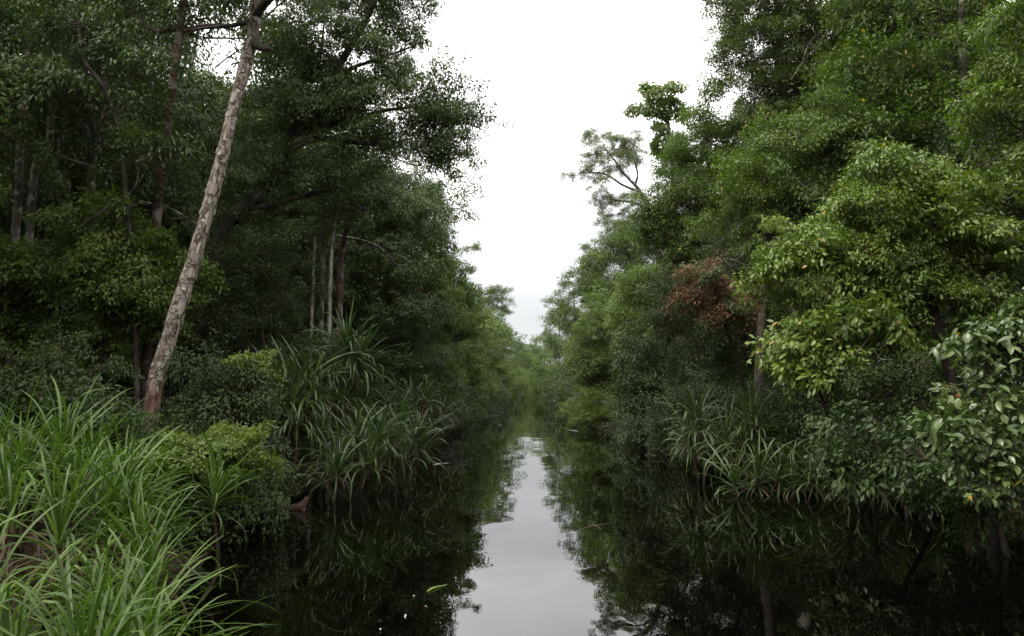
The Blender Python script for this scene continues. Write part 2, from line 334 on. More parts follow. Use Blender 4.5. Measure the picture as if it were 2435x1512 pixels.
def tree(name, label, cat, trunk, rad, blobs, sp, bs=1.0, bark='dark', dens=1.0, group=None, seed=0, limbs=(), sides=9, rough=.12, core=.25):
    """trunk: world points from the base up; blobs: (centre, radii) world ellipsoids that the crown fills"""
    rng = np.random.default_rng(1000 + seed * 17 + hash_(label) % 997)
    trunk = np.asarray(trunk, float); base = trunk[0].copy()
    root = thing(name, label, cat, base, group)
    mb = MB(); tp, tr_ = spline(trunk - base, np.asarray(rad, float), 8)
    mb.tube(trunk - base, rad, sides, 0, 10, rough)
    crown = None
    if blobs:
        crown = link('crown', None, root); crown.empty_display_size = .1
    todo = []
    for bl in blobs:
        c, r = np.asarray(bl[0], float) - base, np.asarray(bl[1], float)
        spc = bl[2] if len(bl) > 2 and bl[2] else sp
        dd = bl[3] if len(bl) > 3 else dens
        ar = 4 * math.pi * (((r[0] * r[1]) ** 1.6 + (r[0] * r[2]) ** 1.6 + (r[1] * r[2]) ** 1.6) / 3) ** (1 / 1.6)
        n = max(3, int(round(dd * ar / (bs * bs) * .45)))
        ga = math.pi * (3 - 5 ** .5); ph = rng.uniform(0, 6)
        for k in range(n + int(n * core)):
            if k < n:
                z = 1 - 2 * (k + .5) / n; a = ga * k + ph; q = math.sqrt(1 - z * z)
                u = np.array((q * math.cos(a), q * math.sin(a), z)) + rng.normal(0, .2, 3)
                fr = rng.uniform(.62, 1.12) if rng.random() > .13 else rng.uniform(1.1, 1.36)
            else:
                u = unit(rng.normal(0, 1, 3)); fr = rng.uniform(.3, .65)
            u = unit(u); p = c + u * r * fr
            if p[2] + base[2] < .3: p[2] = .3 - base[2] + rng.uniform(0, .3)
            todo.append(put_bough(crown, spc, p, unit(u / r), rng, bs))
    # limbs: every bough grows from the nearest wood already there
    nodes = [tp] ; nrad = [tr_]
    for lp, lr_ in limbs:
        q, qr = spline(np.asarray(lp, float) - base, np.asarray(lr_, float), 5); nodes.append(q); nrad.append(qr)
    nodes = np.vstack(nodes); nrad = np.concatenate(nrad)
    if todo:
        T = np.array(todo); dmin = np.array([np.min(np.linalg.norm(nodes - t, axis=1)) for t in T])
        for t in T[np.argsort(dmin)]:
            v = t - nodes; dist = np.linalg.norm(v, axis=1)
            cost = dist + .9 * np.maximum(0, -v[:, 2]) + .35 * dist * (v[:, 2] < .25 * dist)
            j = int(np.argmin(cost)); s0 = nodes[j]; L = dist[j]
            r0 = min(nrad[j] * .7, .011 * L + .014)
            md = s0 + (t - s0) * .5 + rng.normal(0, .07, 3) * min(1, L) + (0, 0, -.06 * L)
            q, qr = spline(np.array([s0, md, t]), np.array([r0, r0 * .75, max(.007, r0 * .45)]), 3)
            mb.tube(q, qr, 5, 0, 0, 0, False)
            nodes = np.vstack((nodes, q[2:])); nrad = np.r_[nrad, qr[2:]]
    link('trunk', mb.mesh('trunk', [M[bark]]), root)
    for lp, lr in limbs:
        m2_ = MB(); m2_.tube(np.asarray(lp, float) - base, lr, 9, 0, 8, .22); link('limb', m2_.mesh('limb', [M['dark' if bark == 'pale' else bark]]), root)
    return root
def P(D, *pts): return [at(x, y, D + (q[0] if q else 0)) for x, y, *q in pts]
def Bl(D, *bl, ry=None):
    """ellipsoids given by centre and half sizes in the 2434 px frame at distance D: (x, y, rx, ry, dD, species, density)"""
    o = []
    for x, y, rx, rz, *q in bl:
        dD = q[0] if q else 0
        k = (D + dD) / F
        o.append((at(x, y, D + dD), (rx * k, ry if ry else max(.7, .5 * (rx + rz) * k), rz * k), q[1] if len(q) > 1 else None) + ((q[2],) if len(q) > 2 else ()))
    return o
def ground_at(x, y): return float(ground_z(np.array(x), np.array(y)))
def base_at(x, y): return np.array((x, y, max(-.4, ground_at(x, y)) - .15))

# ------------------------------------------------------------------ the left bank
# the pale leaning tree
D = 17.0
b0 = at(335, 1150, D); b0[2] = ground_at(b0[0], D) - .1
tree('leaning_tree', 'pale flaky-barked trunk leaning right in front of the left forest', 'tree',
     [b0] + P(D, (365, 940), (410, 780), (470, 590), (520, 400), (566, 220), (598, 90), (612, 0), (650, -160), (720, -330)),
     [.235, .168, .152, .142, .134, .127, .121, .115, .095, .07],
     Bl(D, (700, -330, 230, 110), (560, -300, 190, 110), (680, -20, 70, 40), (540, -20, 70, 40), ry=1.6), 'drk', 1.0, 'pale', .8, seed=1, sides=36, rough=.13,
     limbs=[(P(D, (606, 45), (628, 10, -.2), (660, -20, -.3), (700, -70, -.4)), [.09, .08, .065, .04]),
            (P(D, (598, 96), (618, 112, -.15), (642, 118, -.3)), [.11, .09, .05]),
            (P(D, (603, 75), (590, 55, .2), (540, 62, .5), (470, 70, 1), (440, 90, 1.3)), [.07, .055, .05, .035, .02]),
            (P(D, (612, 0), (600, -60, .3), (560, -180, .6), (540, -280, .7)), [.1, .09, .07, .04])])

# loose bark plates on the pale trunk
lt = bpy.data.objects['leaning_tree']; fr_ = np.random.default_rng(3); tw_ = np.array([b0] + P(D, (365, 940), (410, 780), (470, 590), (520, 400), (566, 220), (598, 90), (612, 0))) - b0
tq, tqr = spline(tw_, np.array([.235, .168, .152, .142, .134, .127, .121, .115]), 30); mb = MB()
for k in range(430):
    j = int(fr_.integers(20, len(tq) - 2)); ax = unit(tq[j + 1] - tq[j]); th = fr_.uniform(0, 2 * math.pi)
    e1 = unit(np.cross(ax, (0, 1., 0))); e2 = np.cross(ax, e1); h = fr_.uniform(.02, .05) * fr_.choice((1, 1.6, 2.6)); w = fr_.uniform(.08, .22) * fr_.choice((1, 1.5, 2.2)); r = tqr[j] * 1.03
    lift = fr_.uniform(.004, .020); vs_ = []
    for q in (-1, 0, 1):
        for c, ww, lf in ((-h, w * fr_.uniform(.5, 1.1), lift), (0, w * fr_.uniform(.9, 1.2), lift * .6), (h, w * fr_.uniform(.4, .9), .002)):
            a = th + q * ww; vs_.append(tq[j] + ax * c * fr_.uniform(.8, 1.2) + (e1 * math.cos(a) + e2 * math.sin(a)) * (r + lf + .004 * fr_.random()))
    mb.add(np.array(vs_), [np.array([(0, 1, 4, 3), (1, 2, 5, 4), (3, 4, 7, 6), (4, 5, 8, 7)])], 0, np.full(4, fr_.random()))
link('bark_flakes', mb.mesh('bark_flakes', [M['flake']], False), lt, kind='stuff')

# the dark tree whose crown hangs out over the river
D = 22.0
b0 = base_at(*at(455, 1000, D)[:2])
tree('overhanging_tree', 'dark leaning tree whose crown reaches far out over the river', 'tree',
     [b0] + P(D, (478, 800), (505, 640), (540, 520), (620, 465), (665, 385), (705, 290), (785, 185), (850, 80), (892, 0), (935, -120)),
     [.30, .23, .20, .185, .165, .15, .135, .115, .095, .08, .05],
     Bl(D, (740, 70, 110, 90), (860, 20, 110, 80), (700, 190, 90, 90), (830, 170, 130, 80), (960, 30, 50, 60), (930, 130, 60, 60), (960, 225, 110, 60), (1060, 240, 62, 50),
        (1085, 310, 45, 55), (985, 310, 110, 45), (860, 290, 120, 55), (1090, 365, 30, 22), (1010, 360, 60, 25), (760, 260, 80, 70), (900, -100, 170, 90), (1105, 270, 30, 40), (620, 420, 90, 60), (560, 560, 60, 60), (600, 330, 90, 70), (760, 400, 90, 50), (840, 420, 80, 40)),
     'over', .62, 'dark', 1.0, seed=2, core=.1, sides=14,
     limbs=[(P(D, (650, 415), (700, 350), (760, 330), (850, 338), (935, 345)), [.13, .10, .085, .075, .05]),
            (P(D, (690, 325), (760, 300), (830, 285), (920, 262), (1040, 250)), [.1, .08, .065, .045, .02]),
            (P(D, (705, 290), (690, 230), (730, 190), (760, 140), (770, 60)), [.1, .085, .07, .05, .025]),
            (P(D, (760, 215), (830, 165), (900, 140), (985, 110)), [.08, .055, .04, .02]),
            (P(D, (575, 495), (640, 490), (700, 470), (800, 450), (850, 490), (880, 500)), [.1, .08, .07, .06, .05, .03]),
            (P(D, (600, 478), (560, 490), (530, 500), (512, 512)), [.08, .05, .035, .02])])

# slim trunks inside the left forest
def slim(label, D, pts, rads, bark, blobs=(), sp='drk', bs=1.0, limbs=(), seed=0, dens=.8):
    w = P(D, *pts)[::-1]; b0 = base_at(w[0][0], w[0][1] + .3)
    if w[0][2] < .8: w = w[1:]
    return tree('slender_tree', label, 'tree', [b0] + w, [rads[1] * 1.15] + list(np.linspace(rads[1], rads[0], len(w))), Bl(D, *blobs), sp, bs, bark, dens, 'slender trunks in the left forest', seed, limbs, 9, .16)
slim('slim reddish trunk with pale patches just behind the leaning pale trunk', 20, ((455, -140), (440, -40), (428, 60), (412, 180), (400, 290), (385, 400), (372, 520), (362, 700), (350, 900)), (.09, .125), 'red',
     ((430, -160, 170, 90), (330, 20, 90, 60), (520, 0, 90, 60)), 'drk', 1.0, [(P(20, (428, 65), (400, 70), (375, 75), (345, 60)), [.09, .08, .06, .03]), (P(20, (424, 80), (450, 72), (500, 60), (560, 72)), [.06, .05, .045, .025])], 11)
slim('pale lichened trunk at the far left edge of the forest', 20, ((90, -120), (70, 60), (58, 220), (48, 370), (42, 480), (32, 640), (24, 830), (20, 950)), (.08, .12), 'grey', ((70, -60, 150, 90), (30, 90, 80, 60)), 'drk', 1.0, (), 12)
slim('crooked trunk with a pale kink near the upper left corner', 20.5, ((205, -90), (170, 0), (142, 110), (124, 210), (119, 310), (112, 350), (85, 400), (72, 520), (66, 700), (60, 930)), (.08, .11), 'grey', ((190, -60, 150, 80), (230, 60, 70, 60)), 'drk', 1.0, (), 13)
slim('straight dark trunk forking low, left of the reddish trunk', 21, ((256, -120), (250, 0), (243, 120), (236, 250), (226, 330), (216, 430), (210, 600), (206, 920)), (.10, .14), 'dark', ((250, -70, 160, 90), (180, 210, 80, 60)), 'drk', 1.0,
     [(P(21, (226, 335), (210, 320), (200, 300), (190, 270)), [.1, .08, .06, .04]), (P(21, (236, 250), (262, 215), (275, 150), (290, 60)), [.08, .06, .05, .03])], 14)
slim('thin dark trunk between the kinked trunk and the forked trunk', 23, ((168, -80), (150, 40), (152, 200), (160, 400), (166, 640), (170, 900)), (.06, .09), 'grey', ((150, -40, 120, 70),), 'drk', 1.0, (), 15)
slim('thin chalk-white trunk above the tall pandanus', 24.5, ((838, 476), (808, 492), (796, 530), (789, 600), (785, 690), (783, 790), (780, 950)), (.042, .056), 'white', ((850, 450, 80, 50),), 'drk', .9, [(P(24.5, (800, 500), (815, 484), (850, 500)), [.05, .04, .02])], 16)
slim('pale mottled trunk left of the chalk-white trunk', 25, ((774, 380), (770, 460), (768, 560), (766, 680), (764, 790), (762, 950)), (.05, .066), 'grey', ((770, 390, 90, 60),), 'drk', .9, (), 17)
slim('thinnest pale stem left of the mottled trunk', 25.5, ((750, 560), (746, 620), (744, 700), (741, 780), (740, 950)), (.035, .045), 'white', ((750, 540, 60, 40),), 'drk', .9, (), 18)
slim('thick reddish trunk leaning behind the chalk-white trunk', 26, ((870, 430), (846, 490), (826, 540), (812, 600), (808, 720), (806, 950)), (.085, .10), 'red', ((880, 430, 80, 60),), 'drk', .9, (), 19)

def bush(name, label, cat, D, bl, sp, bs, dens=1.0, seed=0, group=None, bark='wood', r=.06, ry=None, root=None):
    bl = Bl(D, *bl, ry=ry); c = np.mean([q[0] for q in bl], axis=0); lo = min(bl, key=lambda q: q[0][2] - q[1][2])
    b0 = base_at(lo[0][0] + (-.2 if lo[0][0] < 0 else .2), lo[0][1] + .2)
    top = max(bl, key=lambda q: q[0][2])[0]
    if root: b0 = base_at(b0[0] + root[0], b0[1] + root[1])
    pts = [b0, b0 * .6 + lo[0] * .4, (lo[0] + c) / 2, (c + top) / 2, top]
    if top[2] - b0[2] < 1.5: pts = [b0, (b0 + top) / 2, top]
    for k in range(1, len(pts)): pts[k] = pts[k].copy(); pts[k][2] = max(pts[k][2], pts[k - 1][2] + .12)
    return tree(name, label, cat, pts, np.linspace(r, r * .35, len(pts)), bl, sp, bs, bark, dens, group, seed, core=.3)

UL = 'understory trees of the left forest'
bush('understory_tree', 'leafy understory tree at the left edge, level with the leaning trunk', 'tree', 20, ((60, 640, 120, 70), (160, 700, 120, 60), (60, 760, 130, 60), (150, 800, 110, 60)), 'mid', .75, 1.0, 21, UL)
bush('understory_tree', 'spreading green understory tree left of the leaning trunk', 'tree', 19, ((260, 560, 120, 60), (330, 640, 110, 60), (210, 640, 120, 60), (320, 720, 120, 60), (240, 760, 110, 60)), 'mid', .72, 1.0, 22, UL)
bush('understory_tree', 'dark understory tree with layered leaves behind the reddish trunk', 'tree', 25, ((330, 430, 130, 70), (220, 470, 130, 70), (420, 500, 90, 60), (100, 490, 110, 70)), 'drk', .9, .9, 23, UL)
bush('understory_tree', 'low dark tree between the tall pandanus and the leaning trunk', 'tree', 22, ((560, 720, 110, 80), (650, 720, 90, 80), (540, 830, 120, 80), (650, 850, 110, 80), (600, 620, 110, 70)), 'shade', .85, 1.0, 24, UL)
bush('understory_tree', 'dark low tree at the far left edge above the reeds', 'tree', 16, ((30, 880, 110, 60), (140, 880, 90, 60)), 'drk', .6, 1.0, 25, UL)
bush('understory_tree', 'shadowed tree filling the gap right of the overhanging trunk', 'tree', 30, ((700, 600, 90, 90), (660, 500, 90, 80), (720, 720, 80, 80), (700, 840, 90, 90)), 'drk', .95, 1.0, 26, UL)
bush('understory_tree', 'thin dark tree screening the slender trunks near the upper left corner', 'tree', 18.5, ((110, 170, 110, 60), (250, 260, 110, 60), (40, 330, 90, 60), (330, 160, 70, 50), (190, 60, 120, 50), (350, 380, 80, 50)), 'drk', .8, .6, 27, UL, 'dark', .08)
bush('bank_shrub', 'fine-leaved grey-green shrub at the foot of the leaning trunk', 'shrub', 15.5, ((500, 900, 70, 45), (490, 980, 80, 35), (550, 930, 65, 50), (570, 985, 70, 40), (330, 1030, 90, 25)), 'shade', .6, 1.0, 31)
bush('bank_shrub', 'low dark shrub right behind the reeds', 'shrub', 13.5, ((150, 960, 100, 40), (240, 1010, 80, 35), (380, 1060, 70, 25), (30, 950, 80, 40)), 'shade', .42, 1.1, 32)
bush('bank_shrub', 'bright yellow-green small-leaved shrub beside the reeds on the left bank', 'shrub', 12.8, ((480, 1055, 75, 22), (570, 1050, 45, 20), (430, 1100, 50, 18), (540, 1100, 60, 16)), 'bright', .36, 1.0, 33)
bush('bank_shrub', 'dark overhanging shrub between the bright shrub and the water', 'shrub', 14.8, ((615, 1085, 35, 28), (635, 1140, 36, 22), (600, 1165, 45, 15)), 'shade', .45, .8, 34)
bush('bank_shrub', 'yellowish spray of leaves beside the hanging pandanus leaves', 'shrub', 16, ((600, 890, 30, 30), (610, 860, 20, 16)), 'bright', .36, .3, 35)

# the wall of trees going away along the left bank
LB = 'trees lining the left bank upstream'
bush('riverside_tree', 'big shadowed tree with bare twigs behind the tall pandanus', 'tree', 33, ((900, 600, 100, 90), (960, 500, 90, 80), (880, 460, 90, 60), (930, 720, 110, 90), (960, 830, 100, 80), (890, 880, 90, 70)), 'drk', 1.05, .95, 41, LB, 'dark', .16)
bush('riverside_tree', 'feathery green tree whose top shows below the overhanging crown', 'tree', 38, ((1010, 480, 65, 65), (1045, 430, 40, 40), (1030, 570, 55, 60), (980, 620, 80, 80), (1020, 700, 80, 80), (1030, 800, 80, 70), (1020, 900, 80, 60)), 'olive', 1.1, 1.0, 42, LB, 'grey', .16)
bush('riverside_tree', 'rounded tree bulging to the water just past the feathery tree', 'tree', 52, ((1080, 640, 42, 55), (1050, 740, 70, 70), (1090, 720, 35, 50), (1080, 830, 65, 60), (1100, 910, 70, 45), (1050, 900, 60, 50)), 'mid', 1.3, 1.0, 43, LB, 'grey', .17)
bush('riverside_tree', 'small-crowned tree standing out alone against the sky on the left bank', 'tree', 122, ((1176, 702, 30, 24), (1152, 728, 20, 20), (1188, 738, 18, 14), (1160, 775, 22, 26)), 'olive', 1.25, 1.1, 44, LB, 'grey', .14)
bush('riverside_tree', 'pale green tree under the small-crowned tree on the left bank', 'tree', 72, ((1116, 760, 36, 45), (1101, 830, 40, 45), (1126, 840, 42, 50), (1131, 905, 42, 32)), 'olive', 1.5, 1.0, 45, LB, 'grey', .15)
bush('riverside_tree', 'wide light-green tree past the small-crowned tree on the left bank', 'tree', 98, ((1166, 810, 34, 42), (1156, 870, 40, 40), (1176, 910, 30, 24)), 'mid', 1.9, 1.0, 46, LB, 'grey', .16)
bush('riverside_tree', 'sloping-topped tree beyond the wide light-green tree on the left', 'tree', 130, ((1196, 815, 24, 28), (1191, 865, 28, 35), (1199, 908, 22, 20)), 'mid', 2.3, 1.0, 47, LB, 'grey', .16)
bush('riverside_tree', 'farthest but one of the trees lining the left bank', 'tree', 185, ((1219, 830, 18, 24), (1215, 880, 20, 30)), 'mid', 3.0, 1.0, 48, LB, 'grey', .18)
bush('riverside_tree', 'farthest tree lining the left bank, at the bend', 'tree', 250, ((1235, 852, 14, 20), (1231, 892, 15, 20)), 'mid', 3.6, 1.0, 49, LB, 'grey', .18)
bush('riverside_tree', 'hazy tree closing the river at the bend', 'tree', 345, ((1246, 850, 20, 26), (1270, 842, 18, 30), (1262, 890, 26, 26)), 'mid', 3.6, 1.6, 50, None, 'grey', .2)

# ------------------------------------------------------------------ the right bank
RB = 'trees of the right bank'
D = 31
tree('tall_tree', 'tallest right-bank tree, its fine crown leaving the top of the picture', 'tree', [base_at(*at(1900, 1000, D)[:2])] + P(D, (1895, 800), (1880, 500), (1860, 250), (1850, 0), (1850, -150)), [.34, .3, .26, .2, .14, .07],
     Bl(D, (1780, 40, 95, 80), (1760, 130, 80, 60), (1880, 110, 110, 90), (1800, 230, 90, 60), (1990, 40, 120, 90), (1900, -60, 170, 90), (1780, -70, 100, 70), (1890, 230, 100, 70), (2010, 180, 110, 80)), 'olive', 1.0, 'grey', 1.0, RB, 61)
bush('right_bank_tree', 'high dark tree right of the tallest tree with a rusty patch', 'tree', 27, ((2130, 60, 120, 90), (2240, 120, 110, 90), (2090, 190, 110, 80), (2220, 250, 120, 80), (2330, 40, 110, 90), (2100, 310, 110, 70)), 'olive', .95, 1.0, 62, RB, 'grey', .2)
bush('right_bank_tree', 'dense round-topped tree left of the yellow-green front tree', 'tree', 23, ((1900, 330, 110, 60), (1960, 400, 110, 70), (1830, 430, 110, 70), (1900, 500, 120, 70), (1790, 520, 90, 60), (1990, 290, 100, 60)), 'mid', .85, 1.0, 63, RB, 'dark', .18)
bush('right_bank_tree', 'dark-green tree bulging out below the two sky-lined small crowns', 'tree', 34, ((1710, 340, 75, 55), (1690, 285, 50, 35), (1640, 345, 45, 35), (1640, 420, 80, 50), (1690, 440, 110, 80), (1580, 540, 70, 60), (1660, 560, 110, 80), (1600, 470, 60, 50)), 'mid', 1.0, 1.05, 64, RB, 'dark', .2)
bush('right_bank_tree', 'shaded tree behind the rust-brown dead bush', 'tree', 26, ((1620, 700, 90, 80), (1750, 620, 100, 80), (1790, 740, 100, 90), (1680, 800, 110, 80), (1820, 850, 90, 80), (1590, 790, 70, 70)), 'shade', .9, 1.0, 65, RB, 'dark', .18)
bush('dead_bush', 'rust-brown dead-leaved bush hanging in the right bank trees', 'bush', 20.3, ((1665, 650, 50, 30), (1690, 710, 70, 40), (1740, 690, 40, 38), (1640, 690, 28, 36), (1770, 710, 28, 30), (1730, 755, 40, 18), (1700, 700, 120, 80, 0, 'drk', .2)), 'brown', .46, .6, 66, root=(2.2, 3.5))
bush('right_bank_tree', 'yellow-green large-leaved tree standing foremost on the right bank', 'tree', 16.5, ((2150, 400, 95, 55), (2230, 470, 110, 55), (2080, 500, 120, 55), (2290, 560, 110, 55), (2180, 570, 130, 60), (2050, 610, 110, 60), (1890, 580, 55, 60), (1940, 640, 80, 50), (2330, 640, 70, 45), (2130, 690, 120, 45), (1900, 680, 50, 40), (2270, 720, 90, 40)), 'broad', .62, 1.0, 67, RB, 'dark', .14)
bush('right_bank_tree', 'drooping large-leaved branch cluster below the yellow-green tree', 'tree', 15.5, ((1930, 790, 50, 40), (1950, 850, 55, 45), (1890, 830, 25, 50), (2000, 800, 45, 30), (1910, 900, 22, 25), (2060, 760, 60, 40)), 'broad', .42, .8, 68, None, 'dark', .04, root=(2.0, 2.0))
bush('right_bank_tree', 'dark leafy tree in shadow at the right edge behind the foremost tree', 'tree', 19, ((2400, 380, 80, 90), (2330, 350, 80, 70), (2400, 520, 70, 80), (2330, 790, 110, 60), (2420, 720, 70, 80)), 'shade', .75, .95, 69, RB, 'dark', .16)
bush('near_tree', 'bright close tree cut off by the upper right edge', 'tree', 12.5, ((2420, 120, 60, 90), (2400, 270, 45, 60), (2440, 380, 40, 50), (2470, 40, 90, 90), (2480, 240, 70, 80)), 'fresh', .6, .9, 70, None, 'dark', .1)
bush('right_bank_shrub', 'shaded shrub with hanging leaves left of the big-leaved shrub', 'shrub', 13.5, ((2060, 1010, 50, 40), (2090, 1070, 60, 40), (2040, 1080, 40, 30), (2110, 1120, 50, 30), (2180, 1080, 60, 60)), 'gbroad', .5, .55, 71, root=(1.5, 1.0))
bush('emergent_tree', 'pale big-leaved crown poking up against the sky, right of the airy crown', 'tree', 40, ((1568, 220, 40, 22), (1542, 258, 30, 16), (1606, 256, 28, 20), (1575, 312, 24, 24), (1605, 370, 36, 30)), 'pale', .55, .75, 72, None, 'grey', .12)
D = 88
tree('emergent_tree', 'airy crown with bare forking limbs showing against the sky', 'tree', [base_at(*at(1590, 950, D)[:2])] + P(D, (1580, 750), (1560, 560), (1530, 470), (1495, 425), (1465, 395)), [.5, .44, .34, .24, .16, .08],
     Bl(D, (1430, 335, 42, 26), (1410, 375, 32, 24), (1475, 370, 36, 34), (1372, 412, 24, 12), (1420, 430, 26, 22), (1440, 480, 28, 22), (1500, 350, 30, 40), (1465, 530, 36, 30), (1500, 480, 34, 34), (1480, 560, 40, 30)), 'olive', 1.15, 'grey', 1.0, None, 73, core=.05,
     limbs=[(P(D, (1520, 455), (1480, 440), (1440, 415), (1400, 410)), [.18, .14, .1, .06]), (P(D, (1505, 435), (1480, 410), (1460, 380), (1435, 350)), [.16, .12, .09, .04]), (P(D, (1540, 495), (1500, 480), (1460, 475), (1440, 450)), [.18, .13, .09, .05]), (P(D, (1510, 440), (1515, 410), (1500, 360)), [.14, .1, .04])])
bush('right_bank_tree', 'grey-green tree below the airy crown', 'tree', 72, ((1480, 600, 55, 45), (1530, 660, 70, 70), (1440, 640, 40, 40), (1480, 570, 40, 40)), 'olive', 1.5, 1.0, 74, RB, 'grey', .18)
bush('right_bank_tree', 'fresh green tree in the middle of the right bank wall', 'tree', 45, ((1560, 690, 60, 70), (1520, 760, 65, 70), (1570, 800, 70, 60), (1515, 690, 40, 55)), 'fresh', 1.1, 1.0, 75, RB, 'dark', .16)
bush('right_bank_tree', 'light-green rounded tree above the small yellowish waterside bush', 'tree', 54, ((1430, 760, 55, 50), (1400, 830, 45, 45), (1450, 850, 60, 60), (1470, 930, 60, 40), (1410, 900, 40, 35)), 'fresh', 1.0, 1.1, 76, RB, 'grey', .16)
bush('right_bank_tree', 'dark rounded tree left of the grey-green tree on the skyline', 'tree', 92, ((1416, 615, 30, 30), (1401, 680, 36, 45), (1431, 690, 40, 50)), 'mid', 1.5, 1.0, 77, RB, 'grey', .16)
bush('right_bank_tree', 'flat-topped pale tree with dead twigs on the right skyline', 'tree', 105, ((1363, 690, 26, 18), (1356, 730, 28, 30), (1371, 790, 32, 50), (1381, 880, 32, 50)), 'olive', 1.7, 1.0, 78, RB, 'grey', .16)
bush('right_bank_tree', 'tall dark tree next after the flat-topped pale tree', 'tree', 135, ((1329, 740, 18, 26), (1333, 800, 22, 36), (1336, 870, 24, 40), (1326, 920, 18, 18)), 'mid', 2.2, 1.0, 79, RB, 'grey', .18)
bush('right_bank_tree', 'farthest but one of the right bank trees', 'tree', 180, ((1307, 770, 12, 26), (1311, 830, 16, 36), (1309, 895, 16, 24)), 'mid', 2.5, 1.0, 80, RB, 'grey', .18)
bush('right_bank_tree', 'farthest right bank tree at the bend', 'tree', 215, ((1293, 820, 8, 26), (1295, 880, 11, 28)), 'mid', 3.0, 1.0, 81, RB, 'grey', .18)
bush('right_bank_shrub', 'yellow-green waterside bush at the narrowing of the river', 'shrub', 46, ((1410, 965, 34, 30), (1440, 985, 40, 24), (1390, 985, 22, 18)), 'bright', .8, 1.2, 82)
bush('right_bank_shrub', 'tall glossy dark-green bush standing in the water', 'shrub', 33, ((1540, 850, 50, 50), (1590, 880, 70, 60), (1540, 940, 55, 60), (1600, 980, 70, 50), (1550, 1020, 50, 30), (1650, 930, 60, 60)), 'gloss', .8, 1.1, 83)

bush('right_bank_shrub', 'dark leafage hanging to the water below the big-leaved shrub', 'shrub', 12, ((2300, 1120, 110, 60), (2420, 1150, 80, 70), (2200, 1130, 70, 50), (2380, 1200, 90, 25)), 'gbroad', .6, .6, 84)
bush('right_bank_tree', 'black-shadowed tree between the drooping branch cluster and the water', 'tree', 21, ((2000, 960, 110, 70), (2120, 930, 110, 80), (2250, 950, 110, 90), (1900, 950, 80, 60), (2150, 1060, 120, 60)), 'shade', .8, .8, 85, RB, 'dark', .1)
# trees standing deeper in the forest; little of each shows between the ones in front
ORD = ['first', 'second', 'third', 'fourth', 'fifth', 'sixth', 'seventh', 'eighth', 'ninth', 'tenth', 'eleventh', 'twelfth', 'thirteenth', 'fourteenth']
def deep(side, row, k, x, y, top, r, sp, bs, dens=.8):
    rng = np.random.default_rng(int(abs(x) * 10 + y * 7))
    b0 = base_at(x, y); h = top
    tr = [b0] + [b0 + np.array((rng.normal(0, .25), rng.normal(0, .25), h * q)) for q in (.25, .5, .75, .92)]
    bl = [((x + rng.normal(0, .6), y + rng.normal(0, .6), h * q), (r * w, r * w, h * .17)) for q, w in ((.84, .85), (.62, 1.0), (.40, .9), (.2, .7))]
    tree('forest_tree', f'{ORD[k]} tree from the camera in the {row} row behind the {side} bank', 'tree', tr, [.2, .17, .14, .1, .05], bl, sp, bs, 'grey', dens, f'forest trees behind the {side} bank', 200 + k, core=.15)
for k, (y, t) in enumerate(((9, 13), (15, 15), (24, 15), (29, 16), (34, 15), (40, 16), (47, 15), (57, 15), (70, 14), (88, 14), (112, 14), (145, 15))):
    bs = 1.5 if y < 60 else 2.6; w = 3.2 if y < 60 else 4.5
    deep('left', 'first', k, bankL(y) - (10 if y < 40 else 7) + .8 * math.sin(y * 2.1), y, t, w, ('drk', 'mid')[k % 2], bs, .75)
    deep('right', 'first', k, bankR(y) + (8 if y < 40 else 10.5) + .8 * math.sin(y * 1.7), y, t + 2 if y < 45 else t - 1, w, ('mid', 'olive')[k % 2], bs, .85)
for k, (y, t) in enumerate(((14, 15), (20, 17), (27, 18), (34, 17), (43, 17), (56, 16), (75, 16), (105, 16))):
    deep('left', 'second', k, bankL(y) - 15, y, t, 4, 'drk', 1.8, .9)
    deep('right', 'second', k, bankR(y) + 15, y, t + 2, 4, 'drk', 2.0, .8)
for k, (x, y, t) in enumerate(((-26, 30, 17), (-27, 42, 17), (-25, 55, 17), (-36, 36, 18), (-10.5, 37, 17), (-12.5, 31, 18), (26, 13, 19), (27, 22, 19), (27, 31, 19), (26, 42, 19), (37, 26, 20), (38, 16, 20))):
    deep('left' if x < 0 else 'right', 'third', k if x < 0 else k - 6, x, y, t, 5, 'drk', 2.4, .7)

# low shrubs hanging over the waterline on both sides; dark leaf colours paint the shaded band at mid-distance
def shore(side, k, y, r, h, sp, bs):
    rng = np.random.default_rng(int(y * 31) + len(side)); x = (bankL(y) - .4 - .02 * y ** .9) if side == 'left' else (bankR(y) + .4 + .02 * y ** .9)
    sg = -1 if side == 'left' else 1
    c = np.array((x + sg * .3, y, h * .5)); b0 = base_at(x + sg * .6, y)
    bl = [(c + (sg * .6, 0, h * .15), (r * 1.2, r, h * .5)), (c + (-sg * .3, r * .7, -h * .1), (r * .8, r * .8, h * .4)), (c + (sg * .2, -r * .8, -h * .15), (r * .8, r * .8, h * .36))]
    tree('waterside_shrub', f'{ORD[k]} low shrub along the {side} waterline counting away from the camera', 'shrub', [b0, b0 + (0, 0, h * .4), b0 + (-sg * .1, 0, h * .8)], [.05, .04, .02], bl, sp, bs, 'wood', 1.0, f'low shrubs along the {side} waterline', 400 + k)
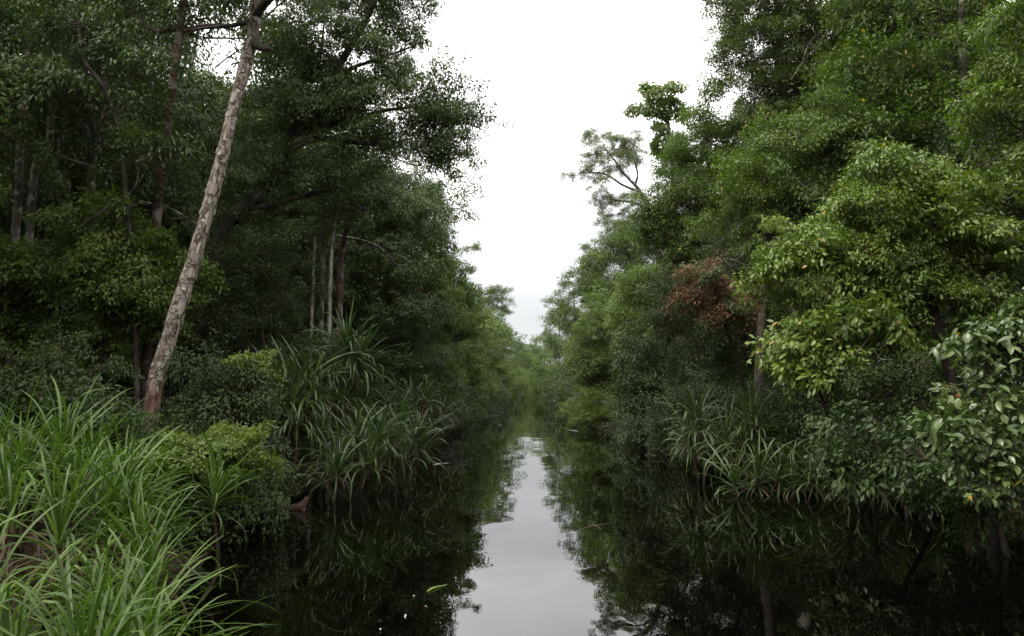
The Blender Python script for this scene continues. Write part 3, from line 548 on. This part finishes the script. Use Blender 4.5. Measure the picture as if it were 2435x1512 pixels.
for k, (y, r, h, sp) in enumerate(((13.5, 1.0, 1.2, 'shade'), (16, 1.0, 1.2, 'shade'), (27, 1.3, 2.4, 'gloss'), (34, 1.4, 2.4, 'drk'), (41, 1.6, 2.8, 'gloss'), (48, 1.7, 2.8, 'shade'), (56, 1.8, 2.8, 'drk'), (66, 2.0, 3.0, 'shade'), (80, 2.2, 3.4, 'drk'), (97, 2.5, 3.8, 'shade'), (120, 3.5, 5, 'olive'), (150, 4, 5, 'mid'), (190, 4.5, 6, 'mid'), (240, 5, 7, 'mid'))):
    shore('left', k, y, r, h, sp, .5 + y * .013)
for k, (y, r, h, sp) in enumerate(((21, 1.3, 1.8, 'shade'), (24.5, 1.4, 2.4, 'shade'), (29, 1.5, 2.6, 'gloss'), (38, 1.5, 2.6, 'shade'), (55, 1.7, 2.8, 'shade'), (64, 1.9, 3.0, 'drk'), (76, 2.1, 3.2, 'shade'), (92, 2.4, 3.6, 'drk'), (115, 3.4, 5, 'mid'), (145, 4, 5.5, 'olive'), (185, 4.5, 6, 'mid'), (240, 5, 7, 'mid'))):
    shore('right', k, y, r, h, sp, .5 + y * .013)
# the forest goes on beside and behind the boat
for k, (x, y, t) in enumerate(((14, 4, 16), (12.5, -3, 15), (13, -11, 16), (16, 9, 17))):
    deep('right', 'outermost', k, x, y, t, 3.4, 'mid', 1.6, .9)

# ------------------------------------------------------------------ pandanus
def blade(rng, L, el0, bend, kink, width, mat, k=11):
    """one strap leaf growing along +X from the origin, folded along its midrib"""
    mb = MB(); t = np.linspace(0, 1, k); a = el0 - bend * t ** 1.7
    if kink: a = a - kink / (1 + np.exp(-(t - rng.uniform(.55, .75)) * 28))
    a = np.maximum(a, -1.52)
    dx = np.cos(a); dz = np.sin(a); ds = L / (k - 1)
    x = np.r_[0, np.cumsum(dx[:-1] * ds)]; z = np.r_[0, np.cumsum(dz[:-1] * ds)]
    y = .06 * L * t ** 2 * rng.normal(0, 1)
    w = width * np.clip(.75 + .5 * t, 0, 1) * np.sqrt(np.clip(1 - t ** 4, 0, 1)) * .5; w[-1] = .002
    up = np.stack((-dz, np.zeros(k), dx), -1); tw = rng.normal(0, .5) * t
    sd = np.stack((np.zeros(k), np.cos(tw), np.zeros(k)), -1) + up * np.sin(tw)[:, None]
    c = np.stack((x, y, z), -1); fold = .35
    V = np.stack((c - sd * w[:, None] + up * (w * fold)[:, None], c, c + sd * w[:, None] + up * (w * fold)[:, None]), 1)
    i = np.arange(k - 1)[:, None] * 3 + np.arange(2)[None]; i = i.ravel()
    mb.add(V, [np.stack((i, i + 1, i + 4, i + 3), -1)], 0, np.full(2 * (k - 1), rng.random()))
    return mb.mesh('strap_leaf', [M[mat]])
br = np.random.default_rng(5)
def blade_set(mat, wd_):
    o = []
    for k in range(30):
        e = math.radians(86 - 62 * ((k % 10) / 9.0) + br.uniform(-5, 5))
        o.append((e, blade(br, br.uniform(.85, 1.2), e, br.uniform(.35, 1.5), br.uniform(.6, 1.7) if br.random() < .42 else 0, wd_ * br.uniform(.85, 1.15), mat)))
    return sorted(o, key=lambda q: -q[0])
BLADES = {'near': blade_set('pand', .026), 'far': blade_set('pand_far', .038)}
HANG = [blade(br, br.uniform(.8, 1.3), math.radians(br.uniform(-20, 20)), br.uniform(1.2, 1.6), .3, .04, 'pand_far') for _ in range(6)]
DEAD = [blade(br, br.uniform(.7, 1.1), math.radians(br.uniform(-35, 10)), br.uniform(1.2, 1.6), .4, .035, 'pand_dead') for _ in range(8)]
PG = 'pandanus clumps along the banks'
def pandanus(label, heads, base, kind='near', n=36, dead=6, hang=0, size=1.15, seed=0, stem_r=.035, lean=.15):
    """heads: world points of the leaf rosettes; each sits on its own stem from the base"""
    rng = np.random.default_rng(300 + seed * 13); base = np.asarray(base, float)
    root = thing('pandanus', label, 'pandanus', base, PG)
    for h in heads:
        h = np.asarray(h, float) - base
        mb = MB(); mid_ = h * .5 + np.array((rng.normal(0, .08), rng.normal(0, .08), -.12))
        r = stem_r; mb.tube([(h * .04), mid_, h * (1, 1, 1) + (0, 0, .08)], [r * 1.2, r, r * .8], 7, 0, 6, .12)
        link('stem', mb.mesh('stem', [M['pstem' if kind == 'near' else 'wood']]), root)
        ph = rng.uniform(0, 6); bs = BLADES[kind]
        tilt = Euler((rng.normal(0, lean), rng.normal(0, lean), 0)).to_matrix().to_4x4()
        for k in range(n + dead + hang):
            if k < n: me = bs[min(29, int((k / n) ** .9 * 30))][1]; z = .16 * (1 - k / n); s = size * rng.uniform(.8, 1.15) * (.85 + .25 * math.sin(math.pi * k / n))
            elif k < n + dead: me = DEAD[int(rng.integers(8))]; z = -.08 * rng.random(); s = size * rng.uniform(.6, 1)
            else: me = HANG[int(rng.integers(6))]; z = -.04; s = size * rng.uniform(.8, 1.2)
            o = bpy.data.objects.new('leaf' if not n <= k < n + dead else 'dead_leaf', me); COL.objects.link(o); o.parent = root
            o.matrix_local = Matrix.Translation(h) @ tilt @ Matrix.Translation((0, 0, z)) @ Matrix.Rotation(ph + k * 2.39996 + rng.normal(0, .15), 4, 'Z') @ Matrix.Rotation(rng.normal(0, .12), 4, 'Y') @ Matrix.Diagonal((s, s, s, 1))
    return root
def pn(label, D, pix, n=36, dead=5, kind='near', size=1.15, hang=0, seed=0, dy=0, **kw):
    hs = [at(x, y, D + (q[0] if q else 0)) for x, y, *q in pix]
    if kind == 'near': n = int(n * 1.75)
    elif D < 30: hang += 10; dead += 3
    c = np.mean(hs, axis=0); gx_ = c[0] - .15 if c[0] < 0 else c[0] + .2
    pandanus(label, hs, (gx_, c[1] + dy, max(-.3, ground_at(gx_, c[1])) - .05), kind, n, dead, hang, size, seed, **kw)
pn('pandanus at the lower left corner with broad bright leaves', 5.2, ((60, 1680), (190, 1720, -.3), (-50, 1600, .3)), 34, 4, size=1.0, seed=1)
pn('pandanus at the bottom edge, left of the open black water', 5.6, ((280, 1680), (360, 1700, .2)), 34, 4, size=.85, seed=2)
pn('low pandanus arching toward the water above the bottom edge', 6.8, ((280, 1500), (350, 1530, -.2), (180, 1560, .2)), 32, 6, size=.85, seed=3)
pn('pandanus with brown dead leaves in the hollow of the left reeds', 8.0, ((30, 1270), (140, 1310, -.4), (230, 1290, .2)), 16, 34, size=1.0, seed=4)
pn('leafy pandanus reaching right over the water below the single rosette', 8.0, ((330, 1310), (290, 1290, .4), (350, 1390, -.5)), 32, 8, size=.8, seed=5)
pn('tallest pandanus at the upper left of the reeds', 9.6, ((130, 1120), (60, 1180, -.3)), 34, 6, size=1.1, seed=6)
pn('pandanus at the left picture edge behind the tallest one', 10.2, ((-20, 1140), (20, 1220, -1.0)), 34, 6, size=1.05, seed=7)
pn('upright pandanus right of the tallest pandanus in the reeds', 9.4, ((220, 1190), (170, 1240, -.9)), 34, 6, size=1.0, seed=8)
pn('pandanus in the middle of the left reeds', 9.2, ((300, 1215), (250, 1260, -.8)), 34, 6, size=.95, seed=9)
pn('pandanus at the right shoulder of the reeds next to the bright shrub', 9.8, ((355, 1220), (320, 1250, -.6)), 32, 6, size=.75, seed=10)
pn('single pandanus rosette on a curved bare stem over the water', 10.2, ((505, 1205, -.6),), 44, 0, size=.66, hang=8, seed=11, stem_r=.022)
pn('tall pandanus with a trunk in front of the pale stems', 21, ((800, 890), (828, 845, .3), (850, 880, .2), (815, 960, -.3)), 46, 8, 'far', 1.2, 26, seed=12, stem_r=.07)
pn('pandanus draped with long hanging leaves left of the tall one', 19.5, ((700, 950), (665, 965, -.3), (735, 940, .2), (690, 1010, -.5)), 24, 14, 'far', 1.4, 40, seed=13)
pn('low waterside pandanus in front of the tall one', 19, ((850, 1060), (900, 1050, .3), (800, 1100, -.4), (760, 1080, .2), (870, 1110, -.6)), 34, 6, 'far', 1.0, 10, seed=14)
pn('dense grassy pandanus jutting out farthest into the river', 21, ((950, 1040), (985, 1060, -.2), (925, 1080, -.5), (960, 1095, -.6), (890, 1090, -.3), (1000, 1085, .2)), 36, 5, 'far', 1.0, 0, seed=15)
pn('short pandanus tuft at the water below the low waterside pandanus', 17.8, ((800, 1130), (770, 1150, .2)), 26, 3, 'far', .85, 0, seed=16)
pn('small pandanus with a brown skirt past the jutting one', 31, ((985, 960), (1010, 955, .3)), 30, 16, 'far', 1.2, 8, seed=17)
pn('drooping pandanus leaning over the water before the rounded tree', 33, ((1050, 985), (1030, 990, .4)), 28, 8, 'far', 1.2, 10, seed=18)
pn('pandanus standing alone nearest the glossy bush on the right bank', 22, ((1665, 1015), (1640, 1050, .4)), 42, 6, 'far', 1.1, 14, seed=21)
pn('tall arching pandanus in the middle of the right bank clump', 20.5, ((1790, 1020), (1770, 1060, -.3), (1720, 1070, .3)), 38, 6, 'far', 1.2, 12, seed=22)
pn('low bright pandanus at the water below the arching one', 18.8, ((1800, 1150), (1750, 1160, .2), (1850, 1145, .2), (1890, 1160, -.2)), 34, 3, 'far', 1.0, 0, seed=23)
pn('shaded pandanus at the right end of the right bank clump', 18, ((1930, 1145), (1990, 1145, .2), (2040, 1155, .2)), 32, 4, 'far', 1.0, 0, seed=24)
pn('dim tall pandanus behind the right bank clump', 22.5, ((1900, 1000), (1960, 1010, -.4)), 32, 6, 'far', 1.3, 6, seed=25)
pn('nearly black pandanus under the shaded shrub', 15.5, ((2150, 1165), (2080, 1150, .6), (2220, 1190, -.2)), 34, 4, 'far', .9, 0, seed=26)
pn('pandanus leaning out between the shaded pandanus and the nearly black one', 16.8, ((2020, 1150), (2070, 1140, .2)), 34, 4, 'far', 1.0, 4, seed=28)
pn('thin pandanus beside the yellow-green waterside bush', 43, ((1478, 985),), 30, 2, 'far', 1.3, 0, seed=27)

# ------------------------------------------------------------------ the near shrub with big glossy leaves, every leaf a part
def big_leaf(rng, L, Wd):
    mb = MB(); k = 6; t = np.linspace(0, 1, k); w = Wd * .5 * np.sin(np.pi * np.clip(t * .96 + .02, 0, 1)) ** .75; w[0] = w[-1] = .001
    cu = rng.uniform(.12, .35); c = np.stack((L * t * (1 - .1 * t), np.zeros(k), -cu * L * t ** 2), -1); sd = np.array((0, 1., 0)); f = rng.uniform(.2, .45)
    wv = .06 * w * np.sin(9 * t + rng.uniform(0, 6))
    V = np.stack((c - sd * w[:, None] + np.array((0, 0, 1)) * (w * f + wv)[:, None], c, c + sd * w[:, None] + np.array((0, 0, 1)) * (w * f - wv)[:, None]), 1)
    i = (np.arange(k - 1)[:, None] * 3 + np.arange(2)[None]).ravel()
    mb.add(V, [np.stack((i, i + 1, i + 4, i + 3), -1)], 0, np.full(2 * (k - 1), rng.random()))
    return mb.mesh('big_leaf', [M['big_leaf']])
M['big_leaf'] = leaf_mat('big_glossy_leaf', (.046, .08, .02), (.125, .17, .058), .33, .22, .55, .008)
SPEC['bigl'] = (.115, .058, .6, 36, .3, 'big_leaf', True, .3, .8)
lr = np.random.default_rng(77)
BIG = [big_leaf(lr, .17 * lr.uniform(.8, 1.25), .085 * lr.uniform(.85, 1.15)) for _ in range(10)]
D = 9.6
b0 = base_at(at(2440, 1300, D + .6)[0] + 1.0, D + 1.2)
root = thing('big_leaved_shrub', 'near shrub with large glossy pale-green leaves at the lower right edge', 'shrub', b0)
sprays = [(2330, 830), (2290, 790), (2380, 800), (2270, 870), (2330, 890), (2400, 880), (2260, 940), (2310, 960), (2380, 950), (2430, 1000), (2230, 1000), (2280, 1020), (2340, 1030), (2400, 1050), (2300, 1090), (2360, 1110), (2220, 1060), (2420, 1120), (2330, 1160), (2390, 760), (2430, 720), (2440, 830), (2280, 1150), (2250, 820)]
for k, (x, y) in enumerate(sprays):
    tip = at(x, y, D + lr.uniform(-.5, .5)) - b0
    org = np.array((tip[0] * .35 + .25, tip[1] * .4 + .2, tip[2] * .62))
    mb = MB(); pts = np.array([(0, 0, 0), org, (org + tip) / 2 + (0, 0, .12), tip]); mb.tube(pts, [.02, .013, .008, .003], 5, 0, 5)
    link('stem', mb.mesh('stem', [M['wood']]), root)
    sp_, _ = spline(pts[1:], np.ones(3), 6); d0 = sp_[-1] - sp_[-4]; yaw0 = math.atan2(d0[1], d0[0])
    for j in range(12):
        q = sp_[-1 - min(9, j // 2)] + lr.normal(0, .05, 3); o = bpy.data.objects.new('leaf', BIG[int(lr.integers(10))]); COL.objects.link(o); o.parent = root
        s = lr.uniform(.6, 1.1)
        o.matrix_local = Matrix.Translation(q) @ Matrix.Rotation(yaw0 + (-1) ** j * lr.uniform(.3, 1.5), 4, 'Z') @ Matrix.Rotation(lr.normal(.35, .35), 4, 'Y') @ Matrix.Rotation(lr.normal(0, .4), 4, 'X') @ Matrix.Diagonal((s, s, s, 1))

lc = link('crown', None, root)
for k in range(16):
    x, y = sprays[int(lr.integers(len(sprays)))]; p = at(x + 25, y + 10, D + lr.uniform(.3, .9)) - b0
    put_bough(lc, 'bigl', p, unit(np.array((-.7, -.5, .3)) + lr.normal(0, .3, 3)), lr, .40)

# ------------------------------------------------------------------ small things on and by the water
def branch(name, label, cat, lines, mat, base):
    root = thing(name, label, cat, base)
    for k, (pts, r) in enumerate(lines):
        mb = MB(); mb.tube(np.asarray(pts) - base, r, 6, 0, 6, .1); link('stem' if k == 0 else 'fork', mb.mesh('stem', [M[mat]]), root)
p0 = P(27, (862, 572))[0]
branch('bare_branch', 'pale leafless branch sticking out over the left bank foliage', 'branch',
       [(P(27, (800, 560, .6), (862, 572), (905, 592), (940, 628), (985, 628)), [.05, .045, .035, .025, .008]), (P(27, (905, 592), (930, 605), (960, 612), (990, 640)), [.03, .022, .015, .006]), (P(27, (925, 608), (950, 640), (975, 642)), [.02, .014, .006]), (P(27, (870, 574), (885, 585), (900, 575)), [.025, .015, .006])], 'grey', p0)
p0 = P(18, (205, 530))[0]
branch('bare_branch', 'thin grey leafless twigs rising left of the leaning trunk', 'branch',
       [(P(18, (190, 545, .5), (225, 515), (262, 488), (300, 470), (356, 392)), [.03, .022, .016, .012, .004]), (P(18, (262, 488), (300, 492), (340, 480), (372, 486)), [.014, .011, .008, .003]), (P(18, (300, 470), (322, 440), (330, 400)), [.011, .008, .003])], 'grey', p0)
p0 = P(16.9, (468, 535))[0]
branch('bare_branch', 'thin drooping bare twig touching the middle of the leaning trunk', 'branch',
       [(P(16.6, (470, 535, .3), (440, 515), (415, 500), (380, 484)), [.012, .010, .007, .003]), (P(16.6, (440, 515), (420, 520), (400, 518)), [.007, .005, .002])], 'grey', p0)
for lab, Db, q0, q1, q2, q3 in (('pale dead twig high in the tallest right-bank tree', 27.5, (1880, 190), (1905, 150), (1925, 100), (1960, 70)), ('pale bare twig sticking out below the yellow-green tree', 15, (1990, 880), (2030, 845), (2080, 835), (2130, 800)), ('bare forked twig above the rust-brown bush', 22, (1790, 640), (1750, 620), (1720, 612), (1690, 585)), ('bare grey twig beside the overhanging crown low over the river', 21, (930, 372), (975, 390), (1015, 396), (1060, 410))):
    p0 = at(*q0, Db); branch('bare_branch', lab, 'branch', [(P(Db, q0, q1, q2, q3), [.022, .018, .012, .004]), ([at(*q1, Db), at(q1[0] + 30, q1[1] - 34, Db - .2), at(q1[0] + 42, q1[1] - 60, Db - .3)], [.012, .008, .003]), ([at(*q2, Db), at(q2[0] + 14, q2[1] + 18, Db - .2), at(q2[0] + 40, q2[1] + 20, Db - .3)], [.009, .006, .002])], 'grey', p0)
lg = at(712, 1195, 16.6); lg[2] = -.05
mb = MB(); mb.tube(np.array([(-.5, .1, .0), (-.18, 0, .04), (.04, -.02, .10), (.16, .02, .28)]), [.07, .10, .10, .05], 10, 0, 8, .25); 
root = thing('driftwood_stump', 'brown driftwood stump poking out of the water under the left bank', 'stump', lg)
link('log', mb.mesh('log', [M['driftwood']]), root)
mb = MB(); mb.tube(np.array([(.05, 0, .1), (.1, -.05, .03), (.16, -.12, -.1)]), [.07, .05, .03], 8, 0, 6, .2); link('root_stub', mb.mesh('root_stub', [M['driftwood']]), root)
def water_pt(x, y):
    dx, dy = (x - CX) / F, (CY - y) / F; fz = st + dy * ct; k = -CAM_H / fz
    return np.array((dx * k, (ct - dy * st) * k, .006))
def flat_blade(label, x0, y0, x1, y1, w, mat):
    a, c = water_pt(x0, y0), water_pt(x1, y1); d = c - a; L = np.linalg.norm(d); yw = math.atan2(d[1], d[0])
    mb = MB(); t = np.linspace(0, 1, 8); ww = w * .5 * np.sqrt(np.clip(1 - t ** 4, 0, 1)) * np.clip(.4 + 3 * t, 0, 1); ww[-1] = .001
    z = .004 + .012 * np.sin(t * 5); cc = np.stack((t * L, .03 * L * np.sin(3 * t), z), -1)
    V = np.stack((cc - np.stack((0 * t, ww, 0 * t), -1), cc + (0, 0, .004), cc + np.stack((0 * t, ww, 0 * t), -1)), 1); i = (np.arange(7)[:, None] * 3 + np.arange(2)[None]).ravel()
    mb.add(V, [np.stack((i, i + 1, i + 4, i + 3), -1)], 0, np.full(14, .8))
    o = link('floating_leaf', mb.mesh('floating_leaf', [M[mat]]), label=label, category='leaf', group='leaves floating on the river'); o.location = a; o.rotation_euler[2] = yw
flat_blade('bright green strap leaf floating on the black water by the left reflection', 1015, 1408, 1065, 1388, .05, 'bright')
flat_blade('thin brown leaf strip floating on the right reflection', 1375, 1262, 1450, 1243, .02, 'pand_dead')
flat_blade('short pale leaf floating beside the thin brown strip', 1405, 1248, 1430, 1258, .02, 'pand_dead')
flat_blade('pale leaf afloat just off the jutting pandanus', 1030, 1106, 1068, 1100, .16, 'foam')
flat_blade('pale sliver afloat under the left bank far upstream', 1150, 990, 1190, 988, .25, 'foam')
flat_blade('pale leaf afloat beside the yellow-green waterside bush', 1345, 1022, 1375, 1026, .22, 'foam')
for k, (x, y, lab) in enumerate(((843, 387, 'red flower high under the overhanging crown'), (997, 685, 'red flower low in the left bank foliage'), (2273, 939, 'red flower among the big glossy leaves at the right edge'))):
    c = at(x, y, (27, 34, 9.1)[k]); mb = MB(); r = (.06, .07, .018)[k]
    for q in range(5):
        a = q * 1.2566; d = np.array((math.cos(a), -.6, math.sin(a)))
        mb.add(np.array([(0, 0, 0), (d + (-.3 * math.sin(a), 0, .3 * math.cos(a))) * r, d * 1.3 * r, (d - (-.3 * math.sin(a), 0, .3 * math.cos(a))) * r]), [np.array([(0, 1, 2, 3)])])
    o = link('red_flower', mb.mesh('red_flower', [M['flower']]), label=lab, category='flower', group='red flowers'); o.location = c

for k, (x, y) in enumerate(((985, 1420), (1010, 1445), (965, 1465), (905, 1500), (1075, 1472), (1190, 1010))):
    a_ = 10 + 40 * k; flat_blade(f'pale fleck afloat on the black water, {ORD[k]} from the top of its drift' if k < 5 else 'pale fleck afloat in the distant reflection', x, y, x + 7 * math.cos(a_), y + 3 * math.sin(a_), .02 if k < 5 else .06, 'foam')

# ------------------------------------------------------------------ damp air
mh = bpy.data.materials.new('damp_air'); mh.use_nodes = True; th_ = mh.node_tree; th_.nodes.clear()
oh = th_.nodes.new('ShaderNodeOutputMaterial'); pv = th_.nodes.new('ShaderNodeVolumePrincipled')
pv.inputs['Color'].default_value = (.93, .96, 1, 1); pv.inputs['Density'].default_value = .00006; pv.inputs['Anisotropy'].default_value = .2
th_.links.new(pv.outputs[0], oh.inputs['Volume'])
mb = MB(); x0, x1, y0, y1, z0, z1 = -3200, 3200, -1700, 3200, -3, 32
mb.add([(x, y, z) for z in (z0, z1) for y in (y0, y1) for x in (x0, x1)], [np.array([(0, 2, 3, 1), (4, 5, 7, 6), (0, 1, 5, 4), (2, 6, 7, 3), (0, 4, 6, 2), (1, 3, 7, 5)])])
link('haze', mb.mesh('haze', [mh], False), kind='stuff', label='thin damp air over the river and forest')
